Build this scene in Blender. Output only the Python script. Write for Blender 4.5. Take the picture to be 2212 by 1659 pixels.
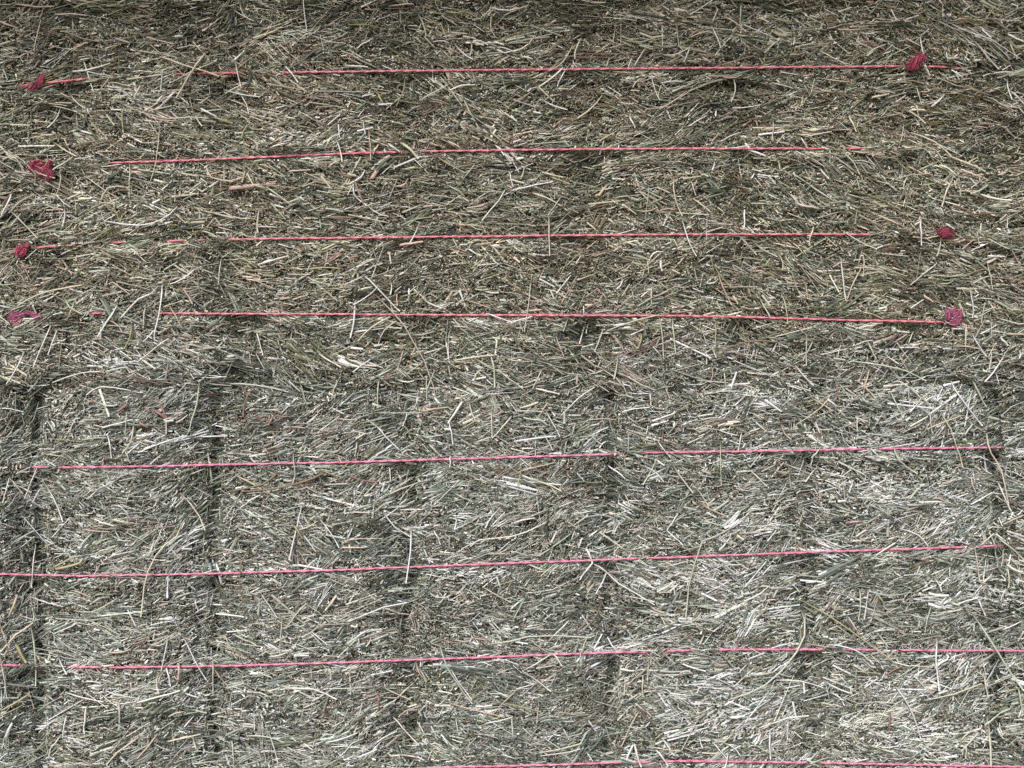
import bpy, math, random
import numpy as np

random.seed(7)
rng = np.random.default_rng(11)
sc = bpy.context.scene
for o in list(bpy.data.objects):
    bpy.data.objects.remove(o)

# ------------------------------------------------------------------ camera, sky, sun, exposure
U = 0.001026                 # metres per photograph unit (the photograph is 2212 x 1659 of them)
ZC = 1.332                   # camera height
D = 2.25                     # camera to wall face
cam_d = bpy.data.cameras.new("camera")
cam = bpy.data.objects.new("camera", cam_d)
sc.collection.objects.link(cam)
cam.location = (0, -D, ZC)
cam.rotation_euler = (math.radians(90), 0, 0)
cam_d.sensor_width = 36
cam_d.lens = 36 * D / (2212 * U)
cam_d.clip_end = 400
sc.camera = cam

SUN_EL, SUN_AZ = 42, -20     # degrees above the horizon; degrees to the left of straight ahead of the wall
w = bpy.data.worlds.new("World")
sc.world = w
w.use_nodes = True
nt = w.node_tree
sky = nt.nodes.new("ShaderNodeTexSky")
sky.sky_type = 'NISHITA'
sky.sun_disc = False
sky.sun_elevation = math.radians(SUN_EL)
sky.sun_rotation = math.radians(180 + SUN_AZ * -1)
sky.dust_density = 3.0
sky.air_density = 0.8
bg = nt.nodes["Background"]
bg.inputs[1].default_value = 0.08
nt.links.new(sky.outputs[0], bg.inputs[0])
sun_d = bpy.data.lights.new("sun", 'SUN')
sun_d.energy = 1.5
sun_d.angle = math.radians(16)
sun_d.color = (1.0, 0.985, 0.97)
sun = bpy.data.objects.new("sun", sun_d)
sc.collection.objects.link(sun)
sun.rotation_euler = (math.radians(90 - SUN_EL), 0, math.radians(SUN_AZ))
sun.location = (-2, -4, 5)
sc.view_settings.view_transform = 'Standard'
sc.view_settings.look = 'None'
sc.view_settings.gamma = 1
sc.view_settings.use_curve_mapping = False
sc.view_settings.exposure = 0.88

# ------------------------------------------------------------------ noise
_lat = np.random.default_rng(5).random((256, 256)).astype(np.float32)
def vnoise(x, y, seed=0):
    x = np.asarray(x, float) + seed * 17.31; y = np.asarray(y, float) + seed * 9.77
    xi = np.floor(x).astype(int); yi = np.floor(y).astype(int)
    fx = x - xi; fy = y - yi
    fx = fx * fx * (3 - 2 * fx); fy = fy * fy * (3 - 2 * fy)
    a = _lat[xi & 255, yi & 255]; b = _lat[(xi + 1) & 255, yi & 255]
    c = _lat[xi & 255, (yi + 1) & 255]; d = _lat[(xi + 1) & 255, (yi + 1) & 255]
    return (a * (1 - fx) + b * fx) * (1 - fy) + (c * (1 - fx) + d * fx) * fy
def fbm(x, y, seed=0, octv=3):
    s = 0; amp = 1; tot = 0
    for k in range(octv):
        s = s + amp * vnoise(x * 2**k, y * 2**k, seed + k * 3); tot += amp; amp *= 0.5
    return (s / tot - 0.5) * 2.2          # about -1..1
def sm(a, b, x):
    t = np.clip((x - a) / (b - a), 0, 1); return t * t * (3 - 2 * t)

# ------------------------------------------------------------------ the wall as measured (photograph units)
SEAM_U = [-235, 150, 512, 885, 1268, 1612, 1968, 2345]
SEAM_L = [-335, 82, 468, 888, 1316, 1745, 2152, 2560]
JOIN = 842
TOP_PY, BOT_PY = -395, 2128
def join_y(px): return JOIN + 16 * fbm(px / 160, px * 0, 40) - 0.012 * (px - 1106)

# twines: path, shown stretches, colour shift
TW = [
 dict(b=0, p=[(-235,200),(75,182),(102,179),(190,170),(395,159),(500,158),(737,155),(1100,151),(1474,147.5),(1935,143),(2010,143),(2080,148),(2345,150)],
      s=[(98,192),(380,397),(428,470),(482,518),(538,545),(610,1945),(2006,2048),(2062,2082)], c=0),
 dict(b=0, p=[(-235,372),(85,367),(235,352),(300,350),(400,347),(600,338),(737,332),(870,328),(1100,324),(1474,321),(1783,321),(1865,320),(2345,322)],
      s=[(232,868),(912,1785),(1828,1866)], c=0),
 dict(b=0, p=[(-235,548),(42,541),(85,534),(120,532),(250,524),(385,520),(500,517),(737,514),(1100,510),(1474,506),(1882,506),(2043,503),(2345,505)],
      s=[(82,124),(148,160),(240,272),(362,402),(430,446),(492,1745),(1752,1884)], c=0),
 dict(b=0, p=[(-235,690),(30,684),(85,680),(210,677),(347,677),(737,679),(1100,681),(1474,682),(1640,686),(1807,691),(1957,694),(2034,696),(2345,700)],
      s=[(196,226),(340,2036)], c=0.25),
 dict(b=1, p=[(-335,1006),(0,1008),(128,1010),(333,1007),(560,1002),(737,999),(1000,991),(1327,981),(1400,978),(1474,977),(1730,973),(1864,970),(2131,967),(2560,962)],
      s=[(70,100),(128,1328),(1388,1866),(1895,2134),(2148,2160)], c=0.35),
 dict(b=1, p=[(-335,1234),(0,1240),(167,1244),(333,1242),(500,1238),(737,1231),(1037,1219),(1474,1203),(1774,1192),(2084,1182),(2150,1179),(2560,1168)],
      s=[(-100,1382),(1398,2086),(2118,2156)], c=0.5),
 dict(b=1, p=[(-335,1426),(0,1436),(152,1441),(250,1442),(500,1438),(737,1431),(1070,1419),(1337,1409),(1400,1408),(1474,1405),(1556,1403),(1781,1403),(2212,1406),(2560,1408)],
      s=[(-60,42),(152,222),(235,1402),(1440,1500),(1552,1783),(1818,1900),(1936,2400)], c=0.6),
 dict(b=1, p=[(-335,1694),(0,1688),(700,1670),(967,1657),(1200,1652),(1337,1647),(1437,1645),(1474,1644),(1740,1647),(2140,1655),(2212,1657),(2560,1660)],
      s=[(-200,1344),(1366,1408),(1425,1745),(1772,2400)], c=0.7),
 dict(b=0, p=[(-235,-20),(800,-28),(2345,-30)], s=[(0,2200)], c=0),
 dict(b=0, p=[(-235,-200),(800,-206),(2345,-204)], s=[(0,2200)], c=0),
 dict(b=1, p=[(-335,1872),(800,1866),(2560,1868)], s=[(-200,2400)], c=0.5),
 dict(b=1, p=[(-335,2050),(800,2048),(2560,2044)], s=[(-200,2400)], c=0.5),
]
for t in TW:
    t['px'] = np.array([q[0] for q in t['p']], float); t['py'] = np.array([q[1] for q in t['p']], float)
def tw_y(t, x):
    return np.interp(x, t['px'], t['py'])
def tw_shown(t, x):
    v = np.zeros_like(np.asarray(x, float))
    for a, b in t['s']:
        v = np.maximum(v, sm(a - 9, a + 7, x) * (1 - sm(b - 7, b + 9, x)))
    return v

# patches that differ, as seen: (x, y, half width, half height, kind)
PATCH = [
 (530,205,70,60,'b'),(650,190,80,40,'t'),(1275,250,60,80,'b'),(1270,90,50,60,'b'),(1285,400,45,50,'k'),(1270,560,60,50,'b'),(1960,560,55,90,'b'),
 (1820,270,90,40,'s'),(1290,210,90,50,'s'),(1560,230,60,60,'k'),(1600,420,50,60,'k'),(1640,160,90,40,'k'),(880,270,60,50,'b'),(100,20,110,30,'k'),
 (380,40,150,40,'k'),(900,40,260,40,'k'),(2160,290,60,50,'k'),(280,320,110,50,'s'),(560,440,90,40,'b'),(900,450,50,40,'b'),(1010,300,110,30,'t'),
 (1560,660,70,25,'s'),(1780,440,160,50,'g'),(300,210,90,60,'w'),(120,440,120,40,'w'),(700,285,110,40,'w'),(300,580,140,40,'p'),(1100,430,150,30,'g'),
 (1100,600,190,45,'s'),(1900,430,150,30,'p'),(1700,50,110,40,'w'),(820,460,90,30,'w'),(60,610,80,40,'t'),(2130,240,60,30,'t'),
 (540,690,50,35,'k'),(980,740,90,25,'k'),(1290,720,60,40,'k'),(1290,668,40,22,'r'),(1330,745,60,16,'r'),(680,765,130,26,'o'),(1050,640,200,25,'s'),
 (220,770,180,30,'w'),(420,730,150,30,'p'),(500,850,50,70,'k'),(120,950,90,50,'s'),(60,890,70,40,'k'),(340,885,60,20,'r'),(480,975,70,30,'k'),
 (640,920,80,18,'r'),(560,905,40,16,'r'),(2180,890,50,60,'k'),(1900,960,150,22,'w'),(2000,860,100,30,'w'),(1640,860,90,40,'w'),
 (1290,1040,60,30,'k'),(1210,1050,110,50,'s'),(1120,1010,120,30,'t'),(450,1100,50,50,'k'),(560,1110,80,60,'s'),(250,1120,100,40,'s'),(680,1045,90,14,'t'),
 (1900,1060,180,40,'w'),(2060,1130,100,30,'w'),(1600,1140,100,40,'w'),(1440,1080,90,40,'g'),(1680,1120,60,30,'s'),(2120,1270,70,50,'w'),(1560,1240,120,26,'w'),
 (1620,1330,110,40,'w'),(1000,1240,90,16,'w'),(850,1290,35,40,'k'),(1230,1290,50,30,'k'),(140,1320,60,24,'s'),(740,1300,70,40,'s'),(400,1330,140,26,'s'),
 (330,1385,50,16,'r'),(260,1440,180,14,'t'),(900,1350,90,30,'k'),(1960,1350,120,30,'g'),(1560,1375,90,14,'b'),(1950,1480,150,26,'w'),(2100,1430,90,24,'w'),
 (1290,1520,50,50,'b'),(800,1490,30,40,'r'),(870,1520,40,50,'b'),(1000,1480,90,30,'o'),(1150,1450,120,22,'g'),(330,1500,90,16,'w'),(210,1500,60,20,'s'),
 (200,1600,90,40,'s'),(480,1540,60,30,'s'),(1180,1590,220,50,'g'),(880,1570,60,40,'k'),(1780,1500,30,60,'k'),(1640,1560,120,40,'w'),(1980,1600,160,40,'w'),
 (2020,1560,60,16,'s'),(60,1480,60,60,'k'),(820,1230,40,30,'k'),(1330,1100,22,45,'w'),(90,1240,60,30,'k'),(1530,1500,100,40,'w'),(1380,1560,60,40,'s'),
]
def patch_w(px, py, kinds):
    s = np.zeros(np.shape(px))
    for (ax, ay, rx, ry, kd) in PATCH:
        if kd in kinds: s = s + np.exp(-((px - ax) / rx) ** 2 - ((py - ay) / ry) ** 2)
    return np.minimum(s, 1)
def seam_dist(px, py, seams, seed):
    best = np.full(np.shape(px), 1e9); side = np.zeros(np.shape(px))
    for i, s in enumerate(seams):
        wv = s + 15 * fbm(py / 110, py * 0 + i * 7.3, seed)
        d = px - wv
        m = np.abs(d) < np.abs(best)
        best = np.where(m, d, best)
    return best
def h_bale(px, py, b):
    """how far the hay stands out from the wall plane, metres"""
    seams = SEAM_L if b else SEAM_U
    sd = seam_dist(px, py, seams, 21 + b)
    a = np.abs(sd)
    h = 0.020 * (1 - 0.8 * np.exp(-(a / 60) ** 1.3)) - (0.030 * (0.75 + 0.5 * vnoise(px / 200 + 5, py / 55, 77)) if b else 0.012 * vnoise(px / 200 + 5, py / 55, 77)) * np.exp(-(a / 10) ** 2)
    h = h - (0.020 if b else 0.006) * (0.3 + 0.7 * vnoise(px / 200, py / 110, 79)) * np.exp(-((sd + 32) / 28) ** 2)
    h = h + 0.010 * fbm(px / 190, py / 80, 3 + b) + 0.007 * fbm(px / 70, py / 28, 8 + b) + 0.003 * fbm(px / 22, py / 12, 12 + b, 2)
    for (ax, ay, rx, ry, kd) in PATCH:
        if kd in 'kb':
            h = h - (0.009 if kd == 'k' else 0.005) * np.exp(-((px - ax) / rx) ** 2 - ((py - ay) / ry) ** 2)
    lay = py / 58 + 0.8 * fbm(px / 240, py / 130, 31 + b)
    fr = lay - np.floor(lay)
    h = h + 0.006 * (sm(0, 0.8, fr) - sm(0.8, 1.0, fr)) * (0.1 + vnoise(px / 130, np.floor(lay), 17))
    jy = join_y(px)
    e = (jy - py) if b == 0 else (py - jy)
    h = h - 0.014 * np.exp(-(np.maximum(e, 0) / 22) ** 1.2)
    if b: h = h + 0.006
    for t in TW:
        if t['b'] != b: continue
        dz = (py - tw_y(t, px)) / 11.0
        hl = (0.006 if b else 0.0) + 0.019 + 0.004 * fbm(px / 260, px * 0, 55)
        g = np.exp(-dz * dz)
        h = h + 0.0045 * np.exp(-((np.abs(dz) - 2.1) / 1.0) ** 2) * tw_shown(t, px)
        h = h * (1 - g) + hl * g
    return h
def hl_bale(px, b):
    return (0.006 if b else 0.0) + 0.019 + 0.004 * fbm(px / 260, np.asarray(px) * 0, 55)

def to_world(px, py, out):
    """a point standing `out` in front of the wall plane, seen at (px, py)"""
    k = (D - out) / D
    return np.stack([(px - 1106) * U * k, -out, ZC - (py - 829.5) * U * k], -1)

# ------------------------------------------------------------------ materials
def new_mat(name):
    m = bpy.data.materials.new(name); m.use_nodes = True
    return m, m.node_tree, m.node_tree.nodes["Principled BSDF"]
def noise_node(n, scale, detail=4, rough=0.6):
    t = n.nodes.new("ShaderNodeTexNoise"); t.inputs['Scale'].default_value = scale
    t.inputs['Detail'].default_value = detail; t.inputs['Roughness'].default_value = rough
    tc = n.nodes.new("ShaderNodeTexCoord"); n.links.new(tc.outputs['Object'], t.inputs['Vector'])
    return t
def mixrgb(n, typ, fac, a, b):
    m = n.nodes.new("ShaderNodeMix"); m.data_type = 'RGBA'; m.blend_type = typ
    for s, v in ((m.inputs[0], fac), (m.inputs[6], a), (m.inputs[7], b)):
        if hasattr(v, 'links'): n.links.new(v, s)
        else: s.default_value = v
    return m.outputs[2]
M_hay, n, p = new_mat("hay_stem")
at = n.nodes.new("ShaderNodeAttribute"); at.attribute_name = "tint"
nz = noise_node(n, 350, 3)
mr = n.nodes.new("ShaderNodeMapRange"); mr.inputs[1].default_value = 0.3; mr.inputs[2].default_value = 0.7
mr.inputs[3].default_value = 0.72; mr.inputs[4].default_value = 1.22
n.links.new(nz.outputs[0], mr.inputs[0])
n.links.new(mixrgb(n, 'MULTIPLY', 1.0, at.outputs[0], mr.outputs[0]), p.inputs['Base Color'])
p.inputs['Roughness'].default_value = 0.5; p.inputs['Specular IOR Level'].default_value = 0.4

M_stalk, n, p = new_mat("dry_stalk")
oi = n.nodes.new("ShaderNodeObjectInfo")
nz = noise_node(n, 160, 4)
mr = n.nodes.new("ShaderNodeMapRange"); mr.inputs[1].default_value = 0.3; mr.inputs[2].default_value = 0.7
mr.inputs[3].default_value = 0.85; mr.inputs[4].default_value = 1.15
n.links.new(nz.outputs[0], mr.inputs[0])
n.links.new(mixrgb(n, 'MULTIPLY', 1.0, oi.outputs['Color'], mr.outputs[0]), p.inputs['Base Color'])
p.inputs['Roughness'].default_value = 0.45; p.inputs['Specular IOR Level'].default_value = 0.4

M_core, n, p = new_mat("shaded_leaf_litter")
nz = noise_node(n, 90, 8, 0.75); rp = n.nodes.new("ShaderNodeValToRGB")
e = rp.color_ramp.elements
e[0].position = 0.35; e[0].color = (0.012, 0.013, 0.008, 1); e[1].position = 0.7; e[1].color = (0.075, 0.070, 0.042, 1)  # leaf litter taken near black: shade of the gaps put into its colour
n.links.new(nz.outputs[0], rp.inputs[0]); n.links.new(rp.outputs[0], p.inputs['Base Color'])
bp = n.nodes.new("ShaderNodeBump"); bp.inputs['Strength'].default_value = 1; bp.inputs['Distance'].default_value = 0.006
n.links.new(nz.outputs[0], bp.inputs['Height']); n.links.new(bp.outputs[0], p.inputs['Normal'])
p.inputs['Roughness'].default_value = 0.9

def twine_mat(name, c1, c2):
    m, n, p = new_mat(name)
    nz = noise_node(n, 120, 5, 0.7); rp = n.nodes.new("ShaderNodeValToRGB")
    e = rp.color_ramp.elements
    e[0].position = 0.33; e[0].color = (*c1, 1); e[1].position = 0.62; e[1].color = (*c2, 1)
    n.links.new(nz.outputs[0], rp.inputs[0]); n.links.new(rp.outputs[0], p.inputs['Base Color'])
    p.inputs['Roughness'].default_value = 0.5
    return m
M_twine = [twine_mat("rose_twine", (0.50, 0.10, 0.135), (0.88, 0.32, 0.39)),
           twine_mat("pink_twine", (0.52, 0.11, 0.19), (0.88, 0.33, 0.50))]
M_fibre = twine_mat("crimson_fibre", (0.30, 0.02, 0.045), (0.66, 0.10, 0.17))
M_fibre_p = twine_mat("pink_fibre", (0.40, 0.045, 0.12), (0.78, 0.22, 0.38))
M_ground, n, p = new_mat("yard_earth")
nz = noise_node(n, 6, 8); rp = n.nodes.new("ShaderNodeValToRGB"); e = rp.color_ramp.elements
e[0].color = (0.10, 0.085, 0.06, 1); e[1].color = (0.24, 0.21, 0.16, 1)
n.links.new(nz.outputs[0], rp.inputs[0]); n.links.new(rp.outputs[0], p.inputs['Base Color']); p.inputs['Roughness'].default_value = 0.95

# ------------------------------------------------------------------ mesh helpers
def make_mesh(name, V, F, mat, tint=None, smooth=False):
    """V (n,3), F (m,3|4) arrays"""
    me = bpy.data.meshes.new(name)
    V = np.asarray(V, np.float32); F = np.asarray(F, np.int32); k = F.shape[1]
    me.vertices.add(len(V)); me.vertices.foreach_set("co", V.ravel())
    me.loops.add(F.size); me.loops.foreach_set("vertex_index", F.ravel())
    me.polygons.add(len(F)); me.polygons.foreach_set("loop_start", np.arange(0, F.size, k, dtype=np.int32))
    me.polygons.foreach_set("loop_total", np.full(len(F), k, np.int32))
    if smooth: me.polygons.foreach_set("use_smooth", np.ones(len(F), bool))
    me.update(calc_edges=True)
    if tint is not None:
        a = me.attributes.new("tint", 'FLOAT_COLOR', 'POINT')
        c = np.ones((len(V), 4), np.float32); c[:, :3] = tint; a.data.foreach_set("color", c.ravel())
    me.materials.append(mat)
    return me
def link(name, me, parent=None, kind=None):
    o = bpy.data.objects.new(name, me); sc.collection.objects.link(o)
    if parent is not None: o.parent = parent
    if kind: o['kind'] = kind
    return o

# ------------------------------------------------------------------ colours of dry grass (base colours)
PAL = dict(
 w=(0.80, 0.775, 0.70), p=(0.60, 0.54, 0.41), g=(0.36, 0.37, 0.27), o=(0.20, 0.19, 0.085),
 t=(0.53, 0.40, 0.30), b=(0.20, 0.14, 0.09), r=(0.30, 0.16, 0.13), k=(0.055, 0.066, 0.042), d=(0.14, 0.16, 0.12))
PK = ['w', 'p', 'g', 'o', 't', 'b', 'r', 'k', 'd']
PV = np.array([PAL[k] for k in PK])
def pick_cols(px, py, b, r):
    """palette index by place: browner and more olive above, greyer green with rosy bits below"""
    n1 = fbm(px / 150, py / 90, 61 + b); n2 = fbm(px / 90, py / 60, 64 + b); n3 = fbm(px / 50, py / 35, 67)
    low = sm(700, 1000, py)
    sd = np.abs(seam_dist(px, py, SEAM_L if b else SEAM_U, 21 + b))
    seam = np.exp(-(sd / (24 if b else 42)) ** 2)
    W = np.stack([
        0.12 + 0.01 * low + 0.10 * np.clip(n3, 0, 1) - 0.05 * seam,
        0.20 + 0 * n1 + 0.05 * np.clip(n1, 0, 1),
        0.19 + 0.06 * low + 0.08 * np.clip(-n1, 0, 1),
        0.10 * (1 - 0.45 * low) + 0.14 * np.clip(n2, 0, 1) * (1 - 0.5 * low) + 0.05 * seam,
        (0.10 + 0.12 * np.clip(n1 + 0.1, 0, 1)) * (1 - 0.35 * low),
        0.05 + 0.07 * np.clip(-n2, 0, 1) * (1 - 0.4 * low) + 0.07 * seam * (1 - low),
        0.004 + 0.012 * low + 0.02 * np.clip(-n3 - 0.25, 0, 1),
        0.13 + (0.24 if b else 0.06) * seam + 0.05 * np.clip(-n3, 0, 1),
        0.14 + 0.05 * low + 0.06 * seam], 0)
    add = dict(w=('w', .42, 'p', .2), p=('p', .4, 't', .1), t=('t', .35, 'b', .12), g=('g', .3, 'd', .25), o=('o', .6, 'p', .1), b=('b', .30, 'o', .15), k=('k', .28, 'o', .12), r=('r', .30, 't', .25))
    for kd, (c1, a1, c2, a2) in add.items():
        q = patch_w(px, py, kd); W[PK.index(c1)] += a1 * q; W[PK.index(c2)] += a2 * q
        if kd == 'k':
            W[:2] *= (1 - 0.5 * q)
    up = 1 - low
    W[0] *= 1 - 0.25 * up; W[7] *= 1 + 0.35 * up; W[5] *= 1 + 0.6 * up
    W = np.clip(W, 0.001, None); C = np.cumsum(W / W.sum(0), 0)
    return np.clip((r[None] > C).sum(0), 0, len(PK) - 1)

def flow(px, py, b):
    """direction the stems were combed in, radians"""
    seams = SEAM_L if b else SEAM_U
    sd = seam_dist(px, py, seams, 21 + b)
    th = 0.55 * fbm(px / 230, py / 120, 71 + b) + 0.30 * fbm(px / 80, py / 45, 74 + b)
    if b:
        th = th + 0.34 * np.exp(-((sd + 95) / 80) ** 2) - 0.10 * np.exp(-((sd - 80) / 60) ** 2) + 0.08
        pull = 1.2 * np.exp(-(sd / 19) ** 2)
    else:
        th = th - 0.12 * np.exp(-((sd - 90) / 80) ** 2) + 0.10 * np.exp(-((sd + 90) / 80) ** 2)
        pull = 0.45 * np.exp(-(sd / 24) ** 2)
    return th, pull

# ------------------------------------------------------------------ packed stems of one flake
VX0, VX1, VY0, VY1 = -70, 2282, -70, 1730          # dense where a camera near the photograph's can look
def gen_stems(x0, x1, y0, y1, b, dens_tri=1.0):
    WX = 1.0 if dens_tri > 0.9 else 2.0
    """arrays of stems in [x0,x1]x[y0,y1] photograph units"""
    area = max(0, x1 - x0) * max(0, y1 - y0)
    S = {}
    parts = []
    # (a) bundles of parallel stems  (b) single stems  (c) short chopped bits  (d) stubs seen end on
    n_cl = int(area * 0.0025 * dens_tri)
    cx = rng.uniform(x0, x1, n_cl); cy = rng.uniform(y0, y1, n_cl)
    cnt = rng.integers(4, 14, n_cl); idx = np.repeat(np.arange(n_cl), cnt); m = len(idx)
    cth, cpull = flow(cx, cy, b)
    spread = 0.22 + 0.22 * vnoise(cx / 120, cy / 80, 5)
    vert = rng.random(n_cl) < cpull * 0.75
    cth = np.where(vert, math.pi / 2 + rng.normal(0, 0.35, n_cl), cth + rng.normal(0, 1, n_cl) * spread)
    cl = np.exp(rng.normal(3.62, 0.42, n_cl)); cl = np.where(vert, cl * 0.7, cl)
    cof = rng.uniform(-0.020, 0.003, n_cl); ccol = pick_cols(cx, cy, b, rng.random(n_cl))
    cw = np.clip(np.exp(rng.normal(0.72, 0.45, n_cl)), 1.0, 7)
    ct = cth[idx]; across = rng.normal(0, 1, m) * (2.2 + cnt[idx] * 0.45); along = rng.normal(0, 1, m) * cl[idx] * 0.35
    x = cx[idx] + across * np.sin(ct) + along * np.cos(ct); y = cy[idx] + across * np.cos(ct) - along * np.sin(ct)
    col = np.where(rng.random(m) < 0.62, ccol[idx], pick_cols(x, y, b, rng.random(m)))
    parts.append(dict(x=x, y=y, th=ct + rng.normal(0, 0.09, m), L=cl[idx] * rng.uniform(0.5, 1.25, m), w=cw[idx] * rng.uniform(0.7, 1.25, m),
                      off=cof[idx] + rng.uniform(-0.004, 0.003, m), tilt=rng.normal(0, 0.07, m), col=col, bend=rng.normal(0, 0.02, m) + rng.normal(0, 0.05, n_cl)[idx]))
    m = int(area * 0.028 * dens_tri)
    x = rng.uniform(x0, x1, m); y = rng.uniform(y0, y1, m); th, pull = flow(x, y, b)
    wild = rng.random(m) < 0.22 + 0.35 * pull
    th = np.where(wild, rng.uniform(-1.6, 1.6, m), th + rng.normal(0, 0.42, m))
    parts.append(dict(x=x, y=y, th=th, L=np.exp(rng.normal(3.2, 0.55, m)), w=np.clip(np.exp(rng.normal(0.62, 0.45, m)), 0.9, 6),
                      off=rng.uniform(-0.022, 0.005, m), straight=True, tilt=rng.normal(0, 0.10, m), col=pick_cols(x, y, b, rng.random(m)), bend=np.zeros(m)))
    m = int(area * 0.060 * dens_tri)
    x = rng.uniform(x0, x1, m); y = rng.uniform(y0, y1, m); th, pull = flow(x, y, b)
    th = th + rng.normal(0, 0.8, m)
    parts.append(dict(x=x, y=y, th=th, L=rng.uniform(3, 12, m), w=rng.uniform(1.0, 3.3, m),
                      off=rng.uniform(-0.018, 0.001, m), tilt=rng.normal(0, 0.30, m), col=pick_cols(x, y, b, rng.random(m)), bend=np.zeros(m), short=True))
    for P in parts: P['w'] = P['w'] * WX
    return parts

def build_stems(parts, b, xlo, xhi):
    Vs, Fs, Cs = [], [], []; base = 0
    jitter_edge = 26
    for P in parts:
        x, y, th, L, wd = P['x'], P['y'], P['th'], P['L'], P['w']
        short = P.get('short', False); two = short or P.get('straight', False)
        ss = np.array([-0.5, 0.5]) if two else np.array([-0.5, 0.0, 0.5])
        c, s = np.cos(th), np.sin(th)
        hc = h_bale(x, y, b)
        rings = []
        # cap height along shown twine so the twine stays mostly clear
        over = rng.random(len(x)) < 0.03 + 0.16 * sm(0.25, 0.8, fbm(x / 45, y / 60, 47))
        for q in ss:
            bx = q * L * c; by = -q * L * s
            bn = P['bend'] * L * (0.25 - q * q) * 4
            X = x + bx + bn * s; Y = y + by + bn * c
            h = 0.45 * h_bale(X, Y, b) + 0.55 * hc
            o = h + P['off'] + P['tilt'] * q * L * U
            for t in TW:
                if t['b'] != b: continue
                ty = tw_y(t, X); near = (np.abs(Y - ty) < 5.5 + wd / 2) & (tw_shown(t, X) > 0.4) & ~over
                o = np.where(near, np.minimum(o, hl_bale(X, b) - 0.0005), o)
                # a stem that spans the twine line keeps low as a whole
            rings.append((X, Y, o))
        # whole-stem crossing test
        for t in TW:
            if t['b'] != b: continue
            ya, yb = rings[0][1] - tw_y(t, rings[0][0]), rings[-1][1] - tw_y(t, rings[-1][0])
            crs = (ya * yb < 0) & ~over & (tw_shown(t, x) > 0.4)
            cap = hl_bale(x, b) - 0.001
            rings = [(X, Y, np.where(crs, np.minimum(o, cap), o)) for X, Y, o in rings]
        nr = len(ss); N = len(x); prof = ((-1, 0), (1, 0.25)) if short else ((-1, 0), (0.12, 0.42), (1, 0)); npf = len(prof); V = np.zeros((N, nr, npf, 3))
        roll = rng.normal(0, 0.45, N)
        for i, (X, Y, o) in enumerate(rings):
            tap = 1.0 if short else ((1.0, 0.7)[i] if two else (1.0, 1.0, 0.72)[i])
            hw = wd * 0.5 * tap
            for j, (aw, oz) in enumerate(prof):
                A = aw * hw * np.cos(roll)
                O = o + (oz * wd + aw * hw * np.sin(roll)) * U
                V[:, i, j] = to_world(X + A * s, Y + A * c, O)
        f = []
        for i in range(nr - 1):
            for j in range(npf - 1):
                f.append((i * npf + j, i * npf + j + 1, (i + 1) * npf + j + 1, (i + 1) * npf + j))
        F = (np.array(f)[None] + (np.arange(N) * nr * npf)[:, None, None]).reshape(-1, 4) + base
        base += N * nr * npf
        dust = 1 + 0.20 * fbm(x / 170, y / 75, 141 + b, 2) + 0.10 * fbm(x / 50, y / 30, 144, 2) + 0.10 * patch_w(x, y, 'w')
        gf = sm(420, 1020, y + 260 * fbm(x / 330, y / 140, 151, 2) + (60 if b else -40))[:, None]      # hay tint with light falloff put into it: paler, cooler low down
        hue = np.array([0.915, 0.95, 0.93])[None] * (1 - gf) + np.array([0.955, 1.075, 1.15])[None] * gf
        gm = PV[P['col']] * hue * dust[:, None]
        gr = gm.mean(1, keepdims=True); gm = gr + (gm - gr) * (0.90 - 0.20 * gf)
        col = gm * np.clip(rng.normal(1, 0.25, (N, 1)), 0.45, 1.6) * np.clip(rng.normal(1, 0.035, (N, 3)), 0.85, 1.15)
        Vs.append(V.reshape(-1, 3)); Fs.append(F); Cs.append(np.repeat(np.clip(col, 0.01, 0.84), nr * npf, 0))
    return np.concatenate(Vs), np.concatenate(Fs), np.concatenate(Cs)

def build_stubs(x0, x1, y0, y1, b, dens):
    """chopped stem ends pointing out of the face"""
    m = int(max(0, x1 - x0) * max(0, y1 - y0) * 0.05 * (1.2 if dens > 0.9 else dens))
    x = rng.uniform(x0, x1, m); y = rng.uniform(y0, y1, m)
    keep = rng.random(m) < np.maximum(sm(-0.1, 0.5, fbm(x / 95, y / 38, 91 + b)) * 0.75 * (1 - 0.8 * patch_w(x, y, 'wop')), 1.2 * patch_w(x, y, 's')) + 0.18
    x, y = x[keep], y[keep]; N = len(x)
    h = h_bale(x, y, b) + rng.uniform(-0.006, 0.0045, N)
    for t in TW:
        if t['b'] == b:
            near = np.abs(y - tw_y(t, x)) < 6
            h = np.where(near, np.minimum(h, hl_bale(x, b) - 0.003), h)
    w_ = rng.uniform(1.2, 3.0, N); ln = 14
    az = rng.uniform(0, 2 * math.pi, N); ti = rng.uniform(0.1, 0.9, N)
    dx, dy = np.cos(az) * ti * ln, np.sin(az) * ti * ln * 0.6
    V = np.zeros((N, 8, 3)); a0 = az + math.pi + 0.0 * az
    for j in range(4):
        a = a0 + j * math.pi / 2
        ox, oy = np.cos(a) * w_ * 0.6, np.sin(a) * w_ * 0.6
        V[:, j] = to_world(x + ox, y + oy, h)
        V[:, 4 + j] = to_world(x + dx + ox, y + dy + oy, h - ln * U)
    f = [(0, 1, 2, 3)] + [(j, j + 1, 5 + j, 4 + j) for j in (0, 1)]
    F = (np.array(f)[None] + (np.arange(N) * 8)[:, None, None]).reshape(-1, 4)
    ci = rng.choice([1, 4, 0, 2, 3, 5, 7], N, p=[0.27, 0.19, 0.10, 0.18, 0.10, 0.07, 0.09])
    col = PV[ci] * np.clip(rng.normal(1.0, 0.15, (N, 1)), 0.6, 1.3)
    return V.reshape(-1, 3), F, np.repeat(np.clip(col, 0, 0.8), 8, 0)

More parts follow.
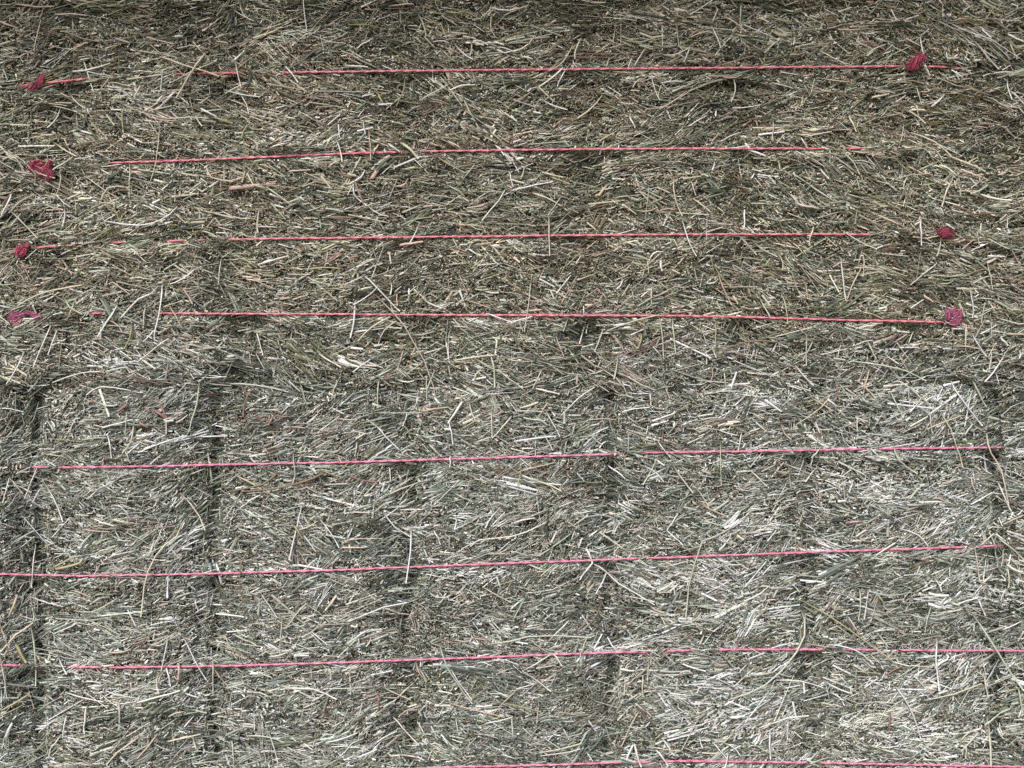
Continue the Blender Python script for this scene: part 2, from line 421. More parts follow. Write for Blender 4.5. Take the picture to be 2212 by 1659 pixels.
def core_mesh(x0, x1, y0, y1, b):
    """the solid body of one flake: lumpy face, plain sides"""
    nx = max(4, int((x1 - x0) / 11)); ny = int((y1 - y0) / 11)
    gx = np.linspace(x0, x1, nx); gy = np.linspace(y0, y1, ny)
    X, Y = np.meshgrid(gx, gy)
    O = h_bale(X, Y, b) - 0.015
    ed = (X <= x0) | (X >= x1) | (Y <= y0) | (Y >= y1)
    O = np.where(ed, O - 0.02, O)
    V = to_world(X, Y, O).reshape(-1, 3)
    i = np.arange(ny - 1)[:, None] * nx + np.arange(nx - 1)[None]
    F = np.stack([i, i + nx, i + nx + 1, i + 1], -1).reshape(-1, 4)
    # sides and back
    n0 = len(V)
    rim = [j for j in range(nx)] + [r * nx + nx - 1 for r in range(1, ny)] + [(ny - 1) * nx + j for j in range(nx - 2, -1, -1)] + [r * nx for r in range(ny - 2, 0, -1)]
    B = V[rim].copy(); B[:, 1] = 0.86
    q = len(rim)
    F2 = np.array([(rim[k], rim[(k + 1) % q], n0 + (k + 1) % q, n0 + k) for k in range(q)])
    cor = [0, nx - 1, nx - 1 + ny - 1, nx - 1 + ny - 1 + nx - 1]
    F3 = np.array([[n0 + c for c in cor]])
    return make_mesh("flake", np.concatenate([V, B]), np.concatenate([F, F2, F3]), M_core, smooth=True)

def bale_root(name, label, z):
    o = bpy.data.objects.new(name, None); sc.collection.objects.link(o)
    o.empty_display_size = 0.2
    o['label'] = label; o['category'] = "hay bale"; o['group'] = "large square hay bales stacked in a wall"
    return o
upper = bale_root("hay_bale", "upper square bale of brownish olive hay, its rose twines ending in frayed crimson knots", 1.3)
lower = bale_root("hay_bale", "lower square bale of paler grey hay with vertical seams, pink twines and no knots", 0)
ROOT = [upper, lower]
bpy.context.view_layer.update()

total = 0
for b in (0, 1):
    seams = SEAM_L if b else SEAM_U
    ya, yb = (JOIN, BOT_PY) if b else (TOP_PY, JOIN)
    for x0, x1 in zip(seams[:-1], seams[1:]):
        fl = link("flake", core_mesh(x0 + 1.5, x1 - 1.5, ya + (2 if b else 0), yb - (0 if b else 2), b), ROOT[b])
        parts = []; V, F, C = [], [], []; base = 0
        rects = []
        dx0, dx1 = max(x0, VX0), min(x1, VX1); dy0, dy1 = max(ya, VY0), min(yb, VY1)
        rects.append((dx0, dx1, dy0, dy1, 1.0))
        if ya < dy0: rects.append((x0, x1, ya, dy0, 0.15))
        if yb > dy1: rects.append((x0, x1, dy1, yb, 0.15))
        if x0 < dx0: rects.append((x0, dx0, dy0, dy1, 0.15))
        if x1 > dx1: rects.append((dx1, x1, dy0, dy1, 0.15))
        for (a0, a1, c0, c1, dn) in rects:
            v, f, c = build_stems(gen_stems(a0, a1, c0, c1, b, dn), b, x0, x1)
            V.append(v); F.append(f + base); C.append(c); base += len(v)
            v, f, c = build_stubs(a0, a1, c0, c1, b, dn)
            V.append(v); F.append(f + base); C.append(c); base += len(v)
        V = np.concatenate(V); F = np.concatenate(F); C = np.concatenate(C)
        total += 2 * len(F)
        link("packed_stems", make_mesh("packed_stems", V, F, M_hay, C), fl, 'stuff')
print("stem triangles", total)

# ------------------------------------------------------------------ twines
def tube(P, R, k, twist=0.0, close=True):
    P = np.asarray(P, float); n = len(P); R = np.broadcast_to(R, (n,)) if np.ndim(R) == 0 else np.asarray(R)
    T = np.gradient(P, axis=0); T /= np.linalg.norm(T, axis=1)[:, None] + 1e-12
    ref = np.array([0, -1.0, 0]); A = np.cross(T, ref)
    bad = np.linalg.norm(A, axis=1) < 1e-3; A[bad] = np.cross(T[bad], [1.0, 0, 0])
    A /= np.linalg.norm(A, axis=1)[:, None]; B = np.cross(T, A)
    V = []
    for i in range(n):
        a = np.arange(k) * 2 * math.pi / k + twist * i
        V.append(P[i] + R[i] * (np.cos(a)[:, None] * A[i] + np.sin(a)[:, None] * B[i]))
    V = np.concatenate(V)
    F = [(i * k + j, i * k + (j + 1) % k, (i + 1) * k + (j + 1) % k, (i + 1) * k + j) for i in range(n - 1) for j in range(k)]
    return V, F
twine_obj = []
for ti, t in enumerate(TW):
    b = t['b']
    xs = np.arange(t['px'][0] + 6, t['px'][-1] - 6, 4.0)
    ys = tw_y(t, xs); k = np.ones(11) / 11
    ys = np.convolve(np.pad(ys, 5, mode='edge'), k, 'valid') + 0.5 * fbm(xs / 45, xs * 0, 33 + ti, 2)
    sh = tw_shown(t, xs)
    dip = 0.0025 * np.clip(fbm(xs / 26, xs * 0, 83 + ti, 2), 0, 1)
    out = hl_bale(xs, b) + -0.014 + 0.0175 * sh - dip * (sh > 0.5)
    out = np.convolve(np.pad(out, 2, mode='edge'), np.ones(5) / 5, 'valid')
    Vt, Ft = [], []; base = 0
    P = to_world(xs, ys, out)
    rad = 0.0021 + 0.0003 * fbm(xs / 12, xs * 0, 44, 2)
    # two twisted strands of flat fibre
    for st in range(2):
        ph = xs / 9.0 + st * math.pi
        Q = P.copy(); Q[:, 2] += np.cos(ph) * 0.00085; Q[:, 1] += np.sin(ph) * 0.00085
        v, f = tube(Q, rad * 0.82, 5, 0.15)
        Vt.append(v); Ft.append(np.array(f) + base); base += len(v)
    me = make_mesh("twine", np.concatenate(Vt), np.concatenate(Ft), M_twine[1 if t['c'] > 0.3 else 0], smooth=True)
    twine_obj.append(link("twine", me, ROOT[b]))

# frayed knots: bundles of fibre along a few strokes, each stroke (points, half width, fray)
def fibre_bundle(strokes, b, n_per, rad=0.00030, lift=0.006, seed=0, dark=(0.2, 0.01, 0.03), light=(0.7, 0.1, 0.2)):
    r = np.random.default_rng(seed); V, F, Cc = [], [], []; base = 0
    def shade(nv):
        q = r.random() ** 1.3; c = np.array(dark) * (1 - q) + np.array(light) * q
        Cc.append(np.repeat(c[None] * r.uniform(0.75, 1.2), nv, 0))
    for pts, hw, fray in strokes:
        pts = np.array(pts, float); tt = np.linspace(0, 1, len(pts))
        for q in range(n_per):
            m = 7; a, e = sorted(r.uniform(-0.05, 1.05, 2))
            if e - a < 0.35: a, e = 0, 1
            s = np.linspace(a, e, m)
            X = np.interp(s, tt, pts[:, 0]); Y = np.interp(s, tt, pts[:, 1])
            d = np.gradient(X), np.gradient(Y); L = np.hypot(*d) + 1e-6; nx_, ny_ = -d[1] / L, d[0] / L
            ang = r.uniform(0, 2 * math.pi); rr = hw * math.sqrt(r.uniform(0, 1)) * 1.05
            prof = np.sin(np.clip((s + 0.15) / 1.3, 0, 1) * math.pi) ** 0.5
            sw = ang + s * r.uniform(1.0, 2.2); rr *= r.uniform(0.8, 1.3)
            off = rr * np.cos(sw) * prof; o = rr * np.sin(sw) * prof
            fr = fray * np.clip(np.abs(s - 0.5) * 2 - 0.45, 0, None) * r.normal(0, 1)
            X = X + nx_ * (off + fr) + np.cumsum(r.normal(0, 0.22, m)); Y = Y + ny_ * (off + fr) + np.cumsum(r.normal(0, 0.22, m))
            oo = float(hl_bale(np.array([pts[0, 0]]), b)[0]) + lift + (o + np.abs(fr) * 0.3) * U * 0.8
            v, f = tube(to_world(X, Y, oo), rad * r.uniform(0.7, 1.5), 3)
            V.append(v); F.append(np.array(f) + base); base += len(v); shade(len(v))
        for q in range(n_per // 2):         # loose hairs sticking out
            s0 = r.uniform(0, 1); X0 = np.interp(s0, tt, pts[:, 0]); Y0 = np.interp(s0, tt, pts[:, 1])
            a = r.uniform(0, 2 * math.pi); l = hw * r.uniform(0.9, 2.2); c = r.normal(0, 0.4)
            s = np.linspace(0, 1, 4)
            X = X0 + np.cos(a + c * s) * l * s; Y = Y0 + np.sin(a + c * s) * l * s
            oo = float(hl_bale(np.array([X0]), b)[0]) + lift + hw * U * 0.6 * (1 - s * 0.6)
            v, f = tube(to_world(X, Y, oo), rad * 0.4, 3)
            V.append(v); F.append(np.array(f) + base); base += len(v); shade(len(v))
    return np.concatenate(V), np.concatenate(F), np.clip(np.concatenate(Cc), 0, 0.85)
KN = [
 (0, [([(60,192),(72,188),(88,176)], 8, 6), ([(78,184),(90,174),(92,164)], 7, 3), ([(92,162),(84,176),(76,186)], 6, 2), ([(45,187),(64,186)], 3, 6)], 70, M_fibre, "crimson frayed knot, slanting, at the left end of the topmost twine"),
 (1, [([(66,362),(74,350),(92,351)], 7, 3), ([(76,354),(84,366),(92,376)], 7, 2), ([(92,368),(104,358),(108,346)], 6, 2), ([(104,362),(108,376),(104,390)], 8, 3), ([(62,368),(74,358)], 4, 5)], 60, M_fibre, "large crimson looped knot like a bow"),
 (2, [([(36,552),(40,540),(48,532)], 8, 3), ([(40,552),(52,546),(56,538)], 6, 2), ([(50,532),(62,530)], 4, 3)], 60, M_fibre, "small round crimson knot half buried in hay"),
 (3, [([(22,690),(28,680),(52,676)], 7, 4), ([(24,694),(36,694),(48,688)], 8, 3)], 70, M_fibre_p, "pink frayed knot with a twisted tail"),
 (3, [([(48,674),(66,677),(84,684)], 4.5, 3), ([(50,676),(70,678),(90,682)], 3, 2), ([(70,680),(84,688)], 4, 2)], 50, M_fibre_p, "pink twisted tail of the knot"),
 (0, [([(1962,146),(1974,136),(1986,122)], 10, 5), ([(1958,144),(1970,148),(1984,142)], 6, 4), ([(1980,136),(1990,124),(1997,118)], 7, 6)], 90, M_fibre, "fluffy crimson knot frayed like a brush"),
 (2, [([(2026,502),(2042,496),(2058,503)], 7, 4), ([(2034,508),(2048,508),(2056,502)], 6, 3)], 70, M_fibre, "flat crimson knot fluffed open"),
 (3, [([(2048,690),(2052,676),(2066,668)], 7, 3), ([(2052,694),(2066,698),(2076,688)], 8, 2), ([(2060,684),(2074,680),(2078,668)], 7, 3), ([(2042,672),(2056,672)], 4, 4)], 60, M_fibre_p, "round pink knot of curled loops"),
]
for i, (ti, strokes, n_per, mat, lab) in enumerate(KN):
    dk, lt = ((0.14, 0.008, 0.03), (0.86, 0.17, 0.28)) if mat is M_fibre else ((0.24, 0.02, 0.07), (0.88, 0.34, 0.55))
    v, f, c = fibre_bundle(strokes, TW[ti]['b'], int(n_per * 0.75), seed=100 + i, lift=0.003, rad=0.00050, dark=dk, light=lt)
    o = link("knot" if 'tail' not in lab[:18] else "twine_end", make_mesh("knot", v, f, M_hay, c), twine_obj[ti]); o['label'] = lab
# pink fluff caught in the hay
for px, py, hw, b in ((1276,668,7,0),(1300,744,6,0),(1475,1452,5,1)):
    pass

# ------------------------------------------------------------------ loose stalks, each an object
OFF = {1:(0,0),2:(737,0),3:(1474,0),4:(0,553),5:(737,553),6:(1474,553),7:(0,1106),8:(737,1106),9:(1474,1106)}
ST = """
1 p14 1330,345 1270,420 1220,500 1145,635
1 g9 1405,395 1210,480 1100,540
1 p15 1035,370 1150,405 1245,440 1420,490
1 g12 1600,530 1460,605
1 o10 800,860 790,740 815,710 890,712
1 p14 870,630 905,560 920,575
1 p12 350,95 460,90 570,102
1 p8 265,125 230,270 220,330
1 p8 470,125 462,275
1 t12 570,270 455,320
1 w15 1300,705 1400,755
1 o14 1380,760 1510,800
1 g10 1090,770 1220,760 1350,765
1 o10 740,460 650,580 570,600
1 p7 1040,780 1010,1050 975,1170
1 g8 840,1060 835,1280
1 g13 645,1330 700,1215 830,1212
1 g12 340,1100 400,1065 470,1020
1 g10 385,1100 390,1200 345,1290
1 w8 610,1010 480,1030
1 w10 680,1430 900,1460 1040,1430 1150,1340
1 p10 1340,1080 1370,1150 1510,1180
1 g12 1720,1210 1890,1330
1 g12 1310,1175 1230,1230
1 p18 440,1290 530,1250
1 p7 550,1140 780,1290
1 w12 75,1250 10,1390
1 p10 70,1370 240,1540
1 t15 100,25 240,45 350,40
1 t14 0,140 110,185
1 w12 1850,430 1930,530
1 w15 530,850 600,870
1 o14 480,50 560,20 650,0
2 p20 385,920 450,970 500,1030
2 g18 305,935 380,985
2 o8 410,505 400,600 355,690
2 g10 710,540 560,620 510,650
2 w12 700,585 780,555 870,550
2 p8 970,120 972,190 1000,240
2 g12 1550,250 1520,330 1515,380
2 p8 1500,290 1440,400 1350,460
2 w13 1440,440 1280,565
2 w9 1450,460 1400,560
2 w12 1870,760 1905,830
2 o15 240,610 280,680
2 w14 240,675 330,675
2 w12 50,1190 130,1150 155,1100
2 w9 80,1180 85,1260 130,1310
2 w9 1090,1110 1115,1210
2 w10 1110,1230 1250,1200 1370,1180
2 p14 1300,1115 1440,1150
2 o12 1350,1140 1480,1190
2 p12 1235,1250 1330,1280 1460,1360
2 w9 910,1430 1020,1300 1060,1230
2 g7 1420,1280 1380,1340 1340,1400
2 p10 1345,1400 1350,1655
2 o12 640,1030 800,1120
2 g10 690,1200 760,1240 800,1270
2 t19 380,1590 530,1565
2 p10 2155,1150 2160,1280 2211,1400
2 t9 180,840 190,1040
2 t12 240,940 205,1000
2 w12 820,1610 900,1659
2 t12 300,40 430,25 470,28
2 p8 500,210 520,150
3 w9 200,190 250,310
3 t12 270,110 350,150 410,205
3 g9 380,30 375,180
3 g10 50,300 10,400
3 p10 330,510 345,590 315,660
3 g12 590,540 720,570
3 r12 1150,270 1230,275 1310,320
3 p9 890,330 1050,410
3 g10 1600,190 1510,270
3 p14 1910,280 1980,370 2050,450
3 w16 2110,220 2212,270
3 p12 2120,270 2170,380
3 p13 1080,755 1125,850
3 p16 1230,630 1335,610
3 g8 1520,560 1550,680
3 w8 800,885 965,855
3 g12 1040,980 1110,1050 1150,1130
3 w10 770,890 810,960
3 w10 2130,590 2212,670
3 g14 1870,1260 1980,1200
3 p14 1735,1190 1680,1340
3 w17 1930,1260 2040,1290 2130,1300
3 p14 70,1290 180,1370
3 p19 740,1320 880,1350
3 p12 850,1470 820,1590
3 w13 1545,1420 1550,1590
3 w9 0,1430 40,1560 90,1658
3 w12 405,1360 400,1480
3 g14 380,1540 480,1650
3 p8 590,780 585,900
3 p12 1480,860 1640,920 1740,1010
3 p14 1700,1000 1900,1080 1960,1110
3 w8 1710,340 1720,400
4 g14 430,290 450,330 530,380
4 w12 1050,190 1045,300 1005,480 1000,540
4 w9 1000,480 925,560
4 w14 760,325 690,430 635,520
4 o14 850,440 845,520 805,600
4 g10 940,330 930,470
4 g10 480,300 430,420
4 w10 1260,90 1180,150 1080,190
4 w13 1000,240 900,280 780,400
4 p12 530,190 400,210 250,250 110,325
4 w10 330,450 280,560 215,720
4 w10 370,480 310,640
4 w10 160,620 100,740 40,830
4 w9 1095,535 1000,600 890,690
4 w7 1430,20 1415,190
4 o12 1985,85 2200,78
4 w15 1705,40 1800,25
4 g12 1295,810 1275,960 1245,1060 1220,1150
4 g12 1490,830 1650,835 1870,880
4 r10 1640,850 1590,930 1575,1040
4 w12 2070,640 2211,720
4 w9 340,820 520,760 670,750
4 w10 560,900 650,850 850,870
4 w10 700,1160 720,1310
4 g10 810,1260 845,1340
4 g12 870,1060 850,1200 790,1280
4 g9 820,1010 810,1150
4 w10 660,1115 790,1080 860,1060
4 g8 1900,1280 1910,1450
4 t12 1525,1420 1640,1480 1740,1545
4 b16 1820,1390 1700,1480 1480,1530
4 b14 2110,1400 1950,1470 1750,1510 1560,1530
4 w10 1690,1545 1560,1630
4 p10 60,1440 20,1600
4 p10 60,1440 150,1540
4 w12 280,1480 210,1600
4 w10 240,1370 160,1570
4 w9 0,990 60,990 150,1010
4 g12 2185,810 2150,920
4 w10 1660,480 1700,640
4 t9 1100,330 1170,450
4 r20 1000,1000 1070,1050
4 r14 1040,960 1080,1050
4 r18 760,1010 830,950
4 r19 900,1080 960,1110
4 r20 580,940 610,950
4 r18 1760,1050 1740,1100
5 p9 215,245 320,350 400,440 470,560 540,680 600,850 618,960 610,1130
5 w10 140,120 230,200 320,300 380,360
5 w14 90,290 85,400 60,530
5 p12 320,395 200,460 110,550
5 p9 360,420 280,480 240,570
5 t9 360,240 365,320
5 w14 440,210 435,290
5 w9 75,750 190,670
5 g8 1235,140 1215,300 1185,490
5 w10 940,370 1110,430
5 w10 1110,430 1240,390
5 g8 710,310 580,360
5 t10 405,610 365,740
5 p12 730,675 870,655 1010,640
5 g10 860,660 960,720 1040,750
5 g14 970,650 990,720 995,850
5 g10 1030,750 1100,800 1175,860
5 g9 1300,735 1270,800 1240,860
5 w14 1265,860 1415,895
5 p8 1700,740 1600,770
5 p9 1690,730 1780,790 1830,850 1860,910
5 p10 2010,200 2010,310
5 g10 2065,400 2090,650
5 g10 2150,400 2170,630
5 o16 1925,600 1950,510
5 g10 1700,470 1640,620
5 p8 1870,180 1820,260
5 w16 2070,30 2080,100
5 g9 2060,380 1900,420 1720,485
5 p7 1390,520 1440,650
5 w8 1640,850 1540,920 1430,1030
5 t10 1340,950 1280,1040
5 p16 1275,950 1160,985
5 w8 1330,1010 1420,1170
5 w8 1130,1005 1310,1010
5 w17 785,945 690,1085
5 g9 240,810 238,985
5 w9 500,915 475,985
5 w9 430,1010 400,1100
5 g12 610,740 560,860 555,960
5 t10 520,1005 700,980
5 g8 977,1000 977,1180
5 w9 1105,1040 980,1180
5 w9 225,1100 290,1170 370,1250
5 w10 700,1080 725,1220
5 g14 570,1220 650,1300
5 w10 705,1300 705,1370
5 t9 1380,1340 1250,1370 1100,1420
5 w12 1730,1360 1840,1440
5 g7 1860,1140 1860,1280
5 w8 2050,1200 2140,1310
5 g10 100,1210 90,1300
5 g10 740,1540 850,1590
5 r12 40,1420 120,1450 240,1465
5 w10 1820,1010 1900,990 2000,980
6 w10 1025,10 1040,150 1060,285
6 p9 1165,70 1100,190 1070,280
6 p9 1175,0 1172,130
6 t10 230,100 275,230 320,320
6 g9 640,240 675,350 680,440
6 t16 330,260 360,310
6 w8 1650,50 1480,190
6 w7 1860,200 1885,320 1880,400
6 g8 1980,50 2010,220
6 t14 1560,250 1630,300
6 o10 215,420 210,620
6 g10 850,550 780,680
6 g10 808,510 805,710
6 g15 1205,560 1255,665
6 b11 620,560 520,550 420,555 300,590 240,640 160,680
6 w9 1840,440 1835,610
6 t16 2110,505 2212,510
6 w16 2060,530 2110,580
6 w9 1880,510 1970,650
6 t11 1210,735 1185,840 1165,955
6 t10 1130,800 1250,920
6 g11 1100,680 1300,710 1450,745 1580,810
6 g12 1480,860 1600,960
6 w10 730,710 790,780 850,840
6 w10 680,840 770,870
6 p9 970,890 900,980 735,1095
6 r8 990,790 1020,940
6 w12 1740,810 1790,900 1880,1020 1945,1100
6 g9 1350,880 1430,1050
6 g9 1600,1000 1620,1150
6 g15 1830,1165 1880,1090
6 p9 1680,1020 1740,1120 1780,1240 1820,1370
6 g14 1870,780 1930,900 1970,980
6 p12 1970,1150 2000,1280 2070,1400 2120,1640
6 w12 2050,1470 2130,1655
6 w10 450,1400 545,1490
6 g7 250,1200 250,1490
6 w9 380,1150 360,1260
6 w9 1220,1250 1290,1310
6 g12 1370,1230 1400,1320 1520,1410
6 p12 1870,1430 1900,1530
6 p10 270,740 285,880
6 g12 840,1310 890,1250
7 p12 1175,85 1145,160 1075,210 1010,280 960,380 935,480 915,680
7 g8 1070,215 860,320
7 w8 230,220 205,490
7 t10 530,110 710,130
7 g9 810,130 920,180 960,210
7 o20 360,370 500,340 530,310
7 o14 350,360 480,290
7 b10 1620,240 1560,340 1560,530 1640,580
7 t18 115,540 50,680
7 t12 0,730 30,810 60,880
7 p12 215,720 100,800 0,910
7 g12 200,730 230,950 232,1130
7 o26 100,850 170,980
7 g12 0,920 30,1100 45,1210
7 p10 760,560 600,650 480,640
7 w10 500,720 350,790
7 w10 1260,570 1285,640
7 w14 1400,660 1580,680
7 g10 1985,595 1855,750
7 g7 1985,595 2140,720
7 p7 1830,680 1815,950
7 g14 1510,790 1660,860
7 g10 1450,790 1500,890
7 w9 1185,800 1260,960 1340,1090
7 w9 1090,800 1060,960 1010,1180
7 t17 1160,980 1155,1085
7 w12 1075,1010 1105,1130
7 w14 890,1235 1020,1200 1165,1160
7 g10 1380,940 1380,1180
7 t8 1390,1020 1480,1130
7 w12 560,1260 545,1440
7 w9 430,1320 405,1450
7 w9 400,1440 330,1530 320,1590
7 w9 355,1350 250,1430
7 p12 770,1240 775,1365
7 p12 1080,1490 1300,1440
7 p14 900,1460 760,1560 690,1640
7 t12 1020,1440 950,1530 870,1620
7 g12 1610,1450 1730,1460 1850,1500
7 w8 1740,1420 1800,1630
7 w14 1830,1145 2030,1150 2180,1215
7 w10 420,1170 550,1210 670,1230
7 o14 190,1180 60,1260 0,1290
7 w9 2075,50 2200,230
7 o16 1900,80 1960,170
7 t12 480,510 580,550
7 w9 2020,780 2120,860
7 p18 2180,540 2110,640
8 w12 455,100 450,260 420,460
8 w9 455,100 560,90
8 w10 270,0 350,100 450,160
8 w10 600,120 645,215
8 t10 0,190 230,170
8 t14 0,230 170,228
8 w9 1330,70 1200,130 1100,160 900,180 780,240
8 w12 1560,170 1540,235
8 w15 1590,240 1630,330
8 w12 1630,330 1545,440
8 w12 1640,335 1720,390 1800,460 2030,600
8 w10 1720,390 1650,530
8 b9 1690,580 1640,690 1560,780
8 p9 920,490 1100,585
8 g11 945,860 1100,835 1210,810 1400,800 1620,815
8 w10 1480,700 1345,835
8 g6 1210,815 1300,890 1380,930
8 w10 430,590 270,620 170,660 40,710
8 g10 635,850 680,990 750,1110 850,1240
8 w9 700,990 760,1100 850,1220
8 t12 485,980 510,1050 555,1100
8 w9 1370,915 1250,990 1175,1030 1270,1090 1360,1165
8 w10 1380,920 1430,1000
8 g9 1590,820 1545,940
8 w9 1725,810 1790,910
8 t10 520,1255 420,1290 370,1330
8 t9 1140,1150 980,1310
8 w9 940,1370 1110,1330
8 o9 980,1230 1200,1270 1300,1300
8 t10 700,1240 920,1300 1060,1330
8 w10 340,1330 400,1400 510,1520
8 g12 1560,1500 1400,1540 1280,1560
8 w8 1550,1540 1290,1580
8 p9 1950,1260 1880,1380 1820,1520
8 w16 1900,1500 1945,1655
8 w16 1890,1510 1850,1610
8 w14 2040,1540 2120,1650
8 t9 2000,1520 2200,1550
8 w9 2110,120 2212,210
8 w9 2180,10 2110,120
8 w16 1810,1020 1895,1030
8 g12 1955,1060 1955,1200
8 r14 240,1180 240,1280
8 w10 1600,1350 1650,1420
8 w7 970,700 1080,815
9 g13 330,95 210,160 130,190 80,330 40,480 22,700
9 g14 770,630 795,700 790,800 740,910 640,1030 540,1120 420,1180 300,1215
9 o11 780,580 930,660 1080,760 1200,850 1360,965
9 w9 945,860 1080,880 1160,920 1240,985
9 w14 1650,835 1645,960 1665,1160
9 w9 1380,1130 1440,1210 1500,1330 1545,1470
9 g15 1880,660 1950,760 2040,900 2120,1030 2212,1160
9 g14 2180,1150 2205,1300
9 g10 1150,500 1155,590 1140,700
9 w13 1380,200 1260,280
9 p9 1895,210 1910,330 1925,445
9 p10 2020,140 1940,210
9 g10 2050,170 2212,310
9 p12 2110,340 2115,490
9 w16 2110,350 2212,400
9 g9 1610,620 1570,780
9 w12 1910,560 1780,600
9 w12 1915,560 1965,670
9 o15 1270,540 1310,600
9 w9 1410,110 1530,150 1590,220
9 g12 930,160 1070,130
9 r14 1440,990 1320,1055
9 o9 1090,1030 1280,1045
9 w9 600,1090 760,1095 910,1140
9 w14 0,985 150,1030
9 w10 820,1320 680,1340 500,1400
9 w9 685,1340 680,1470
9 w12 570,1420 572,1600
9 w9 200,1495 290,1600
9 g6 440,1490 560,1560 660,1620
9 r14 520,1400 520,1475
9 r14 1345,1290 1340,1430
9 p12 1960,1060 1980,1200
9 p17 1990,1400 2000,1655
9 g12 1980,1370 2060,1300 2120,1280
9 t14 1840,1500 1835,1600
9 g14 1920,1430 1800,1560
9 t12 2212,20 2080,80
9 p12 1940,1110 1760,1180 1580,1220
"""
def catmull(P, k):
    P = np.array(P, float)
    if len(P) == 2:
        mid = (P[0] + P[1]) / 2 + np.array([-(P[1] - P[0])[1], (P[1] - P[0])[0]]) * random.uniform(-0.035, 0.035)
        P = np.array([P[0], mid, P[1]])
    Q = np.vstack([2 * P[0] - P[1], P, 2 * P[-1] - P[-2]]); out = []
    for i in range(len(P) - 1):
        for s in np.arange(k) / k:
            a, b_, c, d = Q[i:i + 4]
            out.append(0.5 * ((2 * b_) + (-a + c) * s + (2 * a - 5 * b_ + 4 * c - d) * s**2 + (-a + 3 * b_ - 3 * c + d) * s**3))
    out.append(P[-1]); return np.array(out)
def flat_tube(P, hw, thick, k=4):
    """a stem: four-sided, wider than deep, tapered, with closed ends"""
    T = np.gradient(P, axis=0); T /= np.linalg.norm(T, axis=1)[:, None]
    A = np.cross(T, [0, -1.0, 0]); A /= np.linalg.norm(A, axis=1)[:, None]; B = np.cross(A, T)
    n = len(P); V = []
    for i in range(n):
        for aw, bo in ((-1, 0), (0, 1), (1, 0), (0, -1)):
            V.append(P[i] + aw * hw[i] * A[i] + bo * hw[i] * thick * B[i])
    F = [(i * 4 + j, i * 4 + (j + 1) % 4, (i + 1) * 4 + (j + 1) % 4, (i + 1) * 4 + j) for i in range(n - 1) for j in range(4)]
    F += [(0, 1, 2, 3), ((n - 1) * 4 + 3, (n - 1) * 4 + 2, (n - 1) * 4 + 1, (n - 1) * 4)]
    return np.array(V), F
def jit_col(k):
    c = np.array(dict(PAL, g=(0.48, 0.50, 0.38), o=(0.34, 0.33, 0.17))[k]) ** 0.88 * random.uniform(0.9, 1.15)
    return (*[float(min(0.8, v * random.uniform(0.96, 1.04))) for v in c], 1)
LABS = {'r': "reddish brown dead leaf scrap", 'b': "dull brown curled blade", 'o': "olive green stem"}
count = [0, 0]
for ln in ST.strip().splitlines():
    a = ln.split(); cr = int(a[0]); ck = a[1][0]; wd = float(a[1][1:]) / 3.0 * 0.95
    ox, oy = OFF[cr]
    pts = [(float(q.split(',')[0]) / 3 + ox, float(q.split(',')[1]) / 3 + oy) for q in a[2:]]
    my = sum(q[1] for q in pts) / len(pts); mx = sum(q[0] for q in pts) / len(pts)
    b = 0 if my < float(join_y(np.array(mx))) else 1
    C = catmull(pts, 2 if len(pts) <= 4 else 1)
    n = len(C); s = np.linspace(0, 1, n)
    C += np.random.default_rng(count[0] * 7 + count[1]).normal(0, 0.5, C.shape)
    h = h_bale(C[:, 0], C[:, 1], b)
    for t in TW:                                  # lie over a shown twine where it crosses
        if t['b'] == b:
            near = (np.abs(C[:, 1] - tw_y(t, C[:, 0])) < 22) & (tw_shown(t, C[:, 0]) > 0.4)
            h = np.where(near, np.maximum(h, hl_bale(C[:, 0], b) + 0.002), h)
    hs = np.convolve(np.pad(h, 1, mode='edge'), np.ones(3) / 3, 'valid')
    out = np.maximum(hs, h) * 0.5 + 0.5 * h.max() + 0.0075 - 0.006 * (np.abs(s - 0.5) * 2) ** 4
    hw = wd * 0.56 * U * (1.0 - 0.35 * s) * np.where(s < 0.08, 0.8, 1)
    P = to_world(C[:, 0], C[:, 1], out)
    v, f = flat_tube(P, hw, 0.55 if ck != 'r' else 0.25)
    o = link("stalk", make_mesh("stalk", v, f, M_stalk), ROOT[b]); o.color = jit_col(ck)
    if ck in LABS: o['label'] = LABS[ck]
    count[b] += 1
